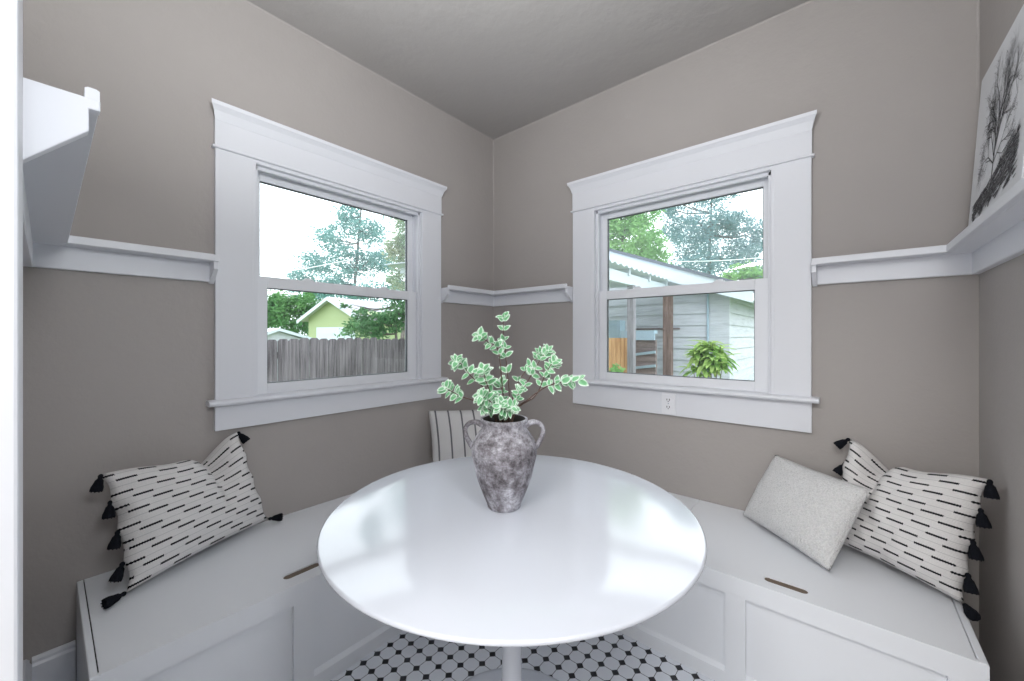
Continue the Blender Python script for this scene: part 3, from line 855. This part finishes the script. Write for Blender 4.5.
def ground_at(px, dist):
    p = at(px, 336.5, dist); return (p.x, p.y, GZ)

tree('tall_tree', 'tall haze tinted blue green tree with open crown beyond the left window', ground_at(349,44),
     [blob(349,215,44,15,15), blob(335,238,44,20,16), blob(366,232,44,22,18), blob(388,205,44,14,16), blob(318,262,44,22,14), blob(350,262,44,24,18), blob(380,262,44,22,18),
      blob(300,278,44,16,9), blob(330,284,44,26,12), blob(340,296,44,34,11), blob(385,292,44,30,14), blob(310,294,44,20,9), blob(366,150,44,24,26), blob(410,175,44,22,22)], M['leaves_haze_blue'], 21000, .34, .24, 21)
tree('bushy_tree', 'mixed green and olive tree at the right side of the left window view', ground_at(400,24),
     [blob(398,250,24,14,22), blob(412,230,24,16,22), blob(404,280,24,20,14), blob(425,262,24,18,24)], M['leaves_mixed'], 6500, .21, .16, 22)
tree('round_tree', 'dense green rounded tree behind the fence left of the green garage', ground_at(286,34),
     [blob(292,318,34,24,18), blob(272,312,34,16,20), blob(305,302,34,15,14), blob(285,300,34,18,12), blob(310,322,34,10,16), blob(255,318,34,14,16)], M['leaves_green'], 9000, .30, .15, 23)
tree('leafy_tree', 'dark leafy tree branching in front of the green garage roof', ground_at(398,11),
     [blob(380,322,11,24,12), blob(360,316,11,14,9), blob(354,328,11,10,8), blob(400,312,11,16,16), blob(348,306,11,6,4), blob(395,300,11,12,8), blob(372,331,11,28,8), blob(425,310,11,20,20)], M['leaves_dark'], 5000, .11, .08, 24)

# green garage
def rotbasis(deg):
    a = math.radians(deg); return Vector((math.cos(a), math.sin(a), 0)), Vector((-math.sin(a), math.cos(a), 0))
gp = at(329,297,27)                      # apex of the near gable
zA = gp.z
e1, e2 = rotbasis(15)                    # e1: along the gable face, e2: along the ridge (away)
ga = empty('garage', (gp.x,gp.y,GZ)); tag(ga, 'pale green garage with white trim and pale roof behind the fence', 'garage')
hw, dep, ze = 2.5, 7.0, zA-1.25
def gpos(a, b, z): q = e1*a+e2*b; return (q.x, q.y, z-GZ)
mb = MB()
mb.prism([(-hw,GZ),(hw,GZ),(hw,ze+.05),(0,zA-.12),(-hw,ze+.05)], lambda a,b,n: gpos(a,n,b), .35, dep)
k = 0; z = GZ+.3
while z < zA-.3:                          # lapped siding courses
    half = hw if z < ze else hw*(zA-z)/(zA-ze)*.97
    q = .012
    mb.add([gpos(-half,.35,z), gpos(half,.35,z), gpos(half,.35-q,z), gpos(-half,.35-q,z), gpos(half,.35,z+.16), gpos(-half,.35,z+.16)], [(0,1,2,3),(3,2,4,5)])
    z += .17
mb.build('wall', M['green_siding'], ga)
ov = .55
mb = MB()
for s in (-1, 1):
    a0, z0, a1, z1 = 0, zA+.02, s*(hw+ov), ze-.28
    mb.prism([(a0,z0),(a1,z1),(a1,z1-.10),(a0,z0-.10)], lambda a,b,n: gpos(a,n,b), -.15, dep+.3)
mb.build('roof', M['roof_pale'], ga)
mb = MB()
for s in (-1, 1):
    mb.prism([(0,zA-.0),(s*(hw+ov),ze-.30),(s*(hw+ov),ze-.56),(0,zA-.24)], lambda a,b,n: gpos(a,n,b), -.20, -.15)
mb.build('barge_board', M['ext_white'], ga)
mb = MB(); zd = GZ+2.5
mb.prism([(-1.6,GZ),(2.1,GZ),(2.1,zd),(-1.6,zd)], lambda a,b,n: gpos(a,n,b), .28, .34)
for q in range(1, 5): mb.prism([(-1.5,GZ+q*.5-.02),(2.0,GZ+q*.5-.02),(2.0,GZ+q*.5+.38),(-1.5,GZ+q*.5+.38)] if q < 5 else [], lambda a,b,n: gpos(a,n,b), .25, .28)
mb.build('garage_door', M['ext_white'], ga)
# low white roof of a neighbour's outbuilding
p = at(262,329,13)
ob = empty('outbuilding', (p.x,p.y,GZ)); tag(ob, 'low outbuilding with a flat white roof behind the fence', 'shed')
mb = MB(); mb.prism([(-1.0,1.70),(0,2.12),(1.1,1.78),(1.1,1.70),(0,2.03),(-1.0,1.62)], lambda a,b,n: (n,a,b), -1.5, 1.5); mb.build('roof', M['ext_white'], ob)
mb = MB(); mb.prism([(-.85,0),(.95,0),(.95,1.70),(0,2.02),(-.85,1.66)], lambda a,b,n: (n,a,b), -1.35, 1.35); mb.build('wall', M['siding'], ob)
# overhead cable
a, b = at(250,276,26), at(353,259,30)
mb = MB(); mb.tube([p_-a for p_ in catmull([a,(a+b)/2+Vector((0,0,-.12)),b],6)], .035, 6)
o = mb.build('overhead_cable', M['cable']); o.location = a; tag(o, 'pale overhead cable sloping across the tall tree in the left window', 'cable', 'overhead cables')

# ---- white shed beyond the right window
SY = 5.0; SX = .60
sh = empty('garden_shed', (-2,SY,GZ)); tag(sh, 'white clapboard shed with low gable roof beyond the right window', 'shed')
def ro(X): return 2.10+ (SX-X)*.385          # soffit height above the wall line
def add_siding(mb, pl, u0, u1, ztop, step=.20):
    z = GZ+.25
    while z < 3.6:
        a = u0
        if callable(ztop):
            # clip the course under the rake
            lim = (lambda zz: max(u0, min(u1, SX-(zz+step-2.10)/.385)))(z)
            b = lim if z+step > ztop(u1) else u1
        else:
            b = u1
            if z+step > ztop: break
        if b-a > .05:
            mb.add([pl(a,-.01,z+.004),pl(b,-.01,z+.004),pl(b,.030,z),pl(a,.030,z),pl(b,.002,z+step),pl(a,.002,z+step)], [(0,1,2,3),(3,2,4,5)])
        z += step
mb = MB()
mb.prism([(-2.9,GZ),(SX,GZ),(SX,ro(SX)),(-2.4,ro(-2.4)),(-2.9,ro(-2.4)-.2)], lambda a,b,n: (a+2,n-SY,b-GZ), SY, SY+5)
add_siding(mb, lambda u,d,z: (u+2,-d,z-GZ), -2.85, SX-.08, ro)
add_siding(mb, lambda u,d,z: (SX+2+d,u,z-GZ), .08, 5, 2.2)
mb.build('wall', M['siding'], sh)
for (x0,x1,y0,y1) in ((SX-.09,SX+.0281,-.028,0.0),(SX,SX+.028,0,.09)):
    mb = MB(); mb.box(x0+2,x1+2,y0,y1,.05,2.8-.02); mb.build('corner_board', M['siding'], sh)
mb = MB(); mb.box(SX-.30+2,SX-.09+2,-.024,0,.25,2.78); mb.build('corner_panel', M['siding'], sh)
OV = .45; EX = 1.02
mb = MB()
def ry(X): return 2.12+(SX-X)*.385
mb.prism([(EX,ry(EX)),(-2.4,ry(-2.4)),(-3.2,ry(-2.4)-.31),(-3.2,ry(-2.4)-.26),(-2.4,ry(-2.4)+.05),(EX+.04,ry(EX)+.04)], lambda a,b,n: (a+2,n-SY,b-GZ), SY-OV-.04, SY+5.4)
mb.build('roof', M['roof_dark'], sh)
mb = MB()
mb.prism([(EX,ry(EX)-.20),(-2.4,ry(-2.4)-.32),(-2.4,ry(-2.4)),(EX,ry(EX))], lambda a,b,n: (a+2,n-SY,b-GZ), SY-OV, SY-OV+.03)
mb.prism([(EX,ry(EX)-.05),(-2.4,ry(-2.4)-.05),(-2.4,ry(-2.4)-.01),(EX,ry(EX)-.01)], lambda a,b,n: (a+2,n-SY,b-GZ), SY-OV+.03, SY)
mb.prism([(EX-.03,ry(EX)-.16),(EX,ry(EX)-.16),(EX,ry(EX)),(EX-.03,ry(EX))], lambda a,b,n: (a+2,n-SY,b-GZ), SY-OV+.03, SY+5.3)
mb.prism([(SX,ry(EX)-.03),(EX,ry(EX)-.03),(EX,ry(EX)-.0),(SX,ry(EX)-.0)], lambda a,b,n: (a+2,n-SY,b-GZ), SY-OV+.03, SY+5.3)
mb.build('barge_board', M['ext_white'], sh)
mb = MB(); q = at(697,320,6.1); mb.tube([(q.x+2,-.05,.2),(q.x+2,-.05,2.85)], .018, 8); mb.build('conduit', M['bluegrey'], sh, smooth=True)
for k_ in range(2):
    mb = MB(); q = at(650,312,6.9); mb.box(q.x+2-.45,q.x+2+.4,-.035,0,1.98,2.01); mb.build('drip_edge', M['dark_board'], sh); break

# lean-to cover on posts
aw = empty('patio_cover', (-.26,3.9,GZ)); tag(aw, 'white patio cover with corrugated roof on two wooden posts beside the shed', 'patio cover')
bz = 2.055-GZ
mb = MB(); mb.bar((0,-2.6,bz),(0,.95,bz),.05,.15); mb.build('beam', M['ext_white'], aw)
mb = MB(); nn = 90
vs = []
for i in range(nn+1):
    yy = -2.7+3.3*i/nn; zz = .016*math.sin(i*1.35)
    vs += [(.10,yy,bz+.14+zz),(-3.2,yy,bz+.32+zz),(.10,yy,bz+.134+zz),(-3.2,yy,bz+.314+zz)]
mb.add(vs, [(4*i,4*i+4,4*i+5,4*i+1) for i in range(nn)]+[(4*i+2,4*i+3,4*i+7,4*i+6) for i in range(nn)]+[(4*i,4*i+2,4*i+6,4*i+4) for i in range(nn)])
mb.build('corrugated_roof', M['corrugated'], aw, smooth=True, sharp=0)
mb = MB()
for k_ in range(5): yy = -2.4+.75*k_; mb.bar((.05,yy,bz+.09),(-3.15,yy,bz+.26),.045,.09)
mb.build('rafters', M['ext_white'], aw)
q1 = at(631.5,330,5.59); q2 = at(668,330,6.7)
mb = MB(); mb.box(q1.x+.26-.045,q1.x+.26+.045, q1.y-3.9-.045,q1.y-3.9+.045, 0,bz-.07); o = mb.build('post', M['post_grey'], aw); o['label'] = 'grey weathered post'
mb = MB(); mb.box(q2.x+.26-.065,q2.x+.26+.065, q2.y-3.9-.065,q2.y-3.9+.065, 0,bz-.07); o = mb.build('post', M['post_brown'], aw); o['label'] = 'brown weathered post'

# tan board gate panel, blue grey utility box, blue grey bench stack between the posts
q = at(614,338,5.9)
gt = empty('wooden_gate', (q.x,q.y,GZ)); tag(gt, 'tan vertical board gate left of the grey patio post', 'gate')
mb = MB()
for i in range(9): mb.box(-.30+i*.068,-.30+i*.068+.062, -.012,.012, .05,1.235-GZ-.0+.0)
mb.build('boards', M['gate_wood'], gt)
for zz in (.4,1.5):
    mb = MB(); mb.box(-.30,.31, .012,.05, zz,zz+.09); mb.build('gate_rail', M['gate_wood'], gt)
q = at(612,328,6.75)
ub = empty('utility_box', (q.x,q.y,GZ)); tag(ub, 'blue grey utility cabinet above the tan gate by the shed', 'cabinet')
mb = MB(); mb.box(-.20,.20, -.1,.1, 0,2.13); mb.build('cabinet_body', M['bluegrey'], ub, bevel=.01)
mb = MB(); mb.box(-.17,.17, -.112,-.1, .2,2.05); mb.build('cabinet_door', M['bluegrey'], ub, bevel=.006)
q = at(647,355,6.3)
rk = empty('storage_rack', (q.x,q.y,GZ)); tag(rk, 'blue grey topped rack of dark boards between the two patio posts', 'rack')
mb = MB(); mb.box(-.33,.21, -.25,-.12, 1.30-GZ,1.35-GZ); mb.box(-.33,.21, -.25,-.22, 1.20-GZ,1.30-GZ); mb.build('rack_top', M['bluegrey'], rk)
mb = MB(); mb.box(-.33,.21, -.2,-.13, 0,1.20-GZ); mb.build('rack_body', M['dark_board'], rk)
for zz in (.97,.76):
    mb = MB(); mb.bar((-.33,-.215,zz-GZ-.03),(.21,-.215,zz-GZ+.05),.03,.04); mb.build('rack_rail', M['bluegrey'], rk)

# potted-height shrub with drooping leaves
q = at(706,372,4.6)
shb = empty('young_shrub', (q.x,q.y,GZ)); tag(shb, 'young yellow green shrub with long drooping leaves outside the right window', 'shrub')
rg = random.Random(9)
mb = MB(); lf = MB(); uvs = []
K = 4.6/393.
for k_ in range(20):
    a = rg.uniform(0,6.28); rr = rg.uniform(.02,.20); tz = 1.257-(rg.uniform(343,366)-336.5)*K-GZ
    if k_ < 2: rr = .04; tz = 1.257-(341-336.5)*K-GZ
    tip = Vector((math.cos(a)*rr, math.sin(a)*rr, tz))
    pts = catmull([(0,0,0),(tip.x*.3,tip.y*.3,tz*.5),tuple(tip)], 5)
    mb.tube(pts, [.012*(1-.7*i/(len(pts)-1)) for i in range(len(pts))], 6)
    for j in range(13):
        p = pts[-1] - Vector((0,0,.022*(j//3)))
        a2 = rg.uniform(0,6.28); out = Vector((math.cos(a2),math.sin(a2),rg.uniform(-.7,.5)))
        leaf_mesh(lf, uvs, p, out, Vector((0,0,1)), rg.uniform(.14,.21), .055)
mb.build('stems', M['bark'], shb, smooth=True)
o = lf.build('leaves', M['leaves_shrub'], shb, smooth=True, sharp=0, fixn=False)
q = at(612,372,5.0)
tree('low_plant', 'small bright green plant in front of the tan gate', (q.x,q.y,GZ), [((q.x,q.y,.80),(.12,.12,.16)),((q.x+.05,q.y,.6),(.15,.15,.2))], M['leaves_light'], 260, .09, .012, 31, cat='plant')

# trees behind the shed
tree('light_tree', 'bright light green tree at the left of the right window view', ground_at(630,17),
     [blob(628,240,17,28,24), blob(605,225,17,22,26), blob(650,248,17,18,20), blob(640,215,17,20,16), blob(662,266,17,10,8), blob(620,190,17,26,22), blob(600,265,17,22,16)], M['leaves_light'], 12000, .17, .15, 25)
tree('feathery_tree', 'large feathery tree with haze tinted blue grey leaves in the middle of the right window view', ground_at(705,28),
     [blob(700,262,28,30,24), blob(684,230,28,22,24), blob(715,225,28,24,18), blob(742,255,28,20,26), blob(690,290,28,30,16), blob(738,225,28,16,14), blob(672,205,28,16,14), blob(712,190,28,30,18), blob(758,235,28,9,20), blob(760,275,28,10,18)], M['leaves_haze_grey'], 26000, .20, .25, 26)
tree('yellow_green_tree', 'low yellow green tree just above the shed eave at right', ground_at(742,14),
     [blob(742,272,14,18,8), blob(728,279,14,12,6), blob(760,277,14,14,8), blob(752,290,14,22,8)], M['leaves_light'], 1900, .16, .08, 27)
a, b = at(655,262,18), at(790,255,20)
mb = MB(); mb.tube([p_-a for p_ in catmull([a,(a+b)/2+Vector((0,0,-.1)),b],6)], .02, 6)
o = mb.build('overhead_cable', M['cable']); o.location = a; tag(o, 'pale overhead cable crossing the feathery tree in the right window', 'cable', 'overhead cables')

# ------------------------------------------------------------------ light
wd = bpy.data.worlds.new('World'); SC.world = wd; wd.use_nodes = True
t = NT(wd); bg = t.n['Background']
x, y, z = t.sep(t.coord('Generated'))
t.l.new(t.ramp(z, [(0.0,(.80,.86,.93,1)),(.12,(.90,.95,1,1)),(.7,(.86,.93,1,1))]), bg.inputs[0])
bg.inputs[1].default_value = 3.2

def light(name, typ, loc, target, energy, size=1, color=(1,1,1), size_y=None):
    l = bpy.data.lights.new(name, typ); l.energy = energy; l.color = color
    if typ == 'AREA':
        l.size = size
        if size_y: l.shape = 'RECTANGLE'; l.size_y = size_y
    o = bpy.data.objects.new(name, l); COL.objects.link(o); o.location = loc
    o.rotation_euler = (Vector(target)-Vector(loc)).to_track_quat('-Z', 'Y').to_euler()
    return o
sun = light('sun', 'SUN', (8,-14,10), (0,2,0), .3, color=(1,.97,.93)); sun.data.angle = math.radians(9)
light('kitchen_fill_light', 'AREA', (1.9,-4.6,1.7), (1.2,-.9,.9), 24, 2.2, (1,.985,.97), 1.7)  # broad fill added behind the camera; no window stands behind it
light('kitchen_top_fill_light', 'AREA', (1.9,-3.6,2.72), (1.9,-3.6,0), 65, 1.2, (1,.98,.95))  # overhead fill added in the unseen kitchen, without a fixture
light('ceiling_bounce_light', 'AREA', (1.45,-1.95,1.95), (1.35,-1.75,2.757), 28, .5, (.96,.98,1))  # added upward fill, brightens the nook off the ceiling
light('left_wall_fill_light', 'AREA', (2.36,-1.95,1.85), (.3,-1.15,1.0), 11, .4, (.93,.965,1))  # side fill added to lift the left wall; no sconce exists here

# ------------------------------------------------------------------ camera
cd = bpy.data.cameras.new('camera'); cam = bpy.data.objects.new('camera', cd); COL.objects.link(cam)
cam.location = CAM; cam.rotation_euler = (math.pi/2, 0, math.radians(40.1))
cd.sensor_width = 36; cd.lens = 393/1024*36; cd.shift_y = -4/1024; cd.clip_start = .02; cd.clip_end = 400
SC.camera = cam
vs = SC.view_settings; vs.view_transform = 'Standard'; vs.look = 'None'; vs.exposure = .13; vs.gamma = 1; vs.use_curve_mapping = False
SC.cycles.max_bounces = 10; SC.cycles.diffuse_bounces = 6; SC.cycles.transparent_max_bounces = 16
SC.cycles.use_denoising = True
SC.cycles.sample_clamp_indirect = 6
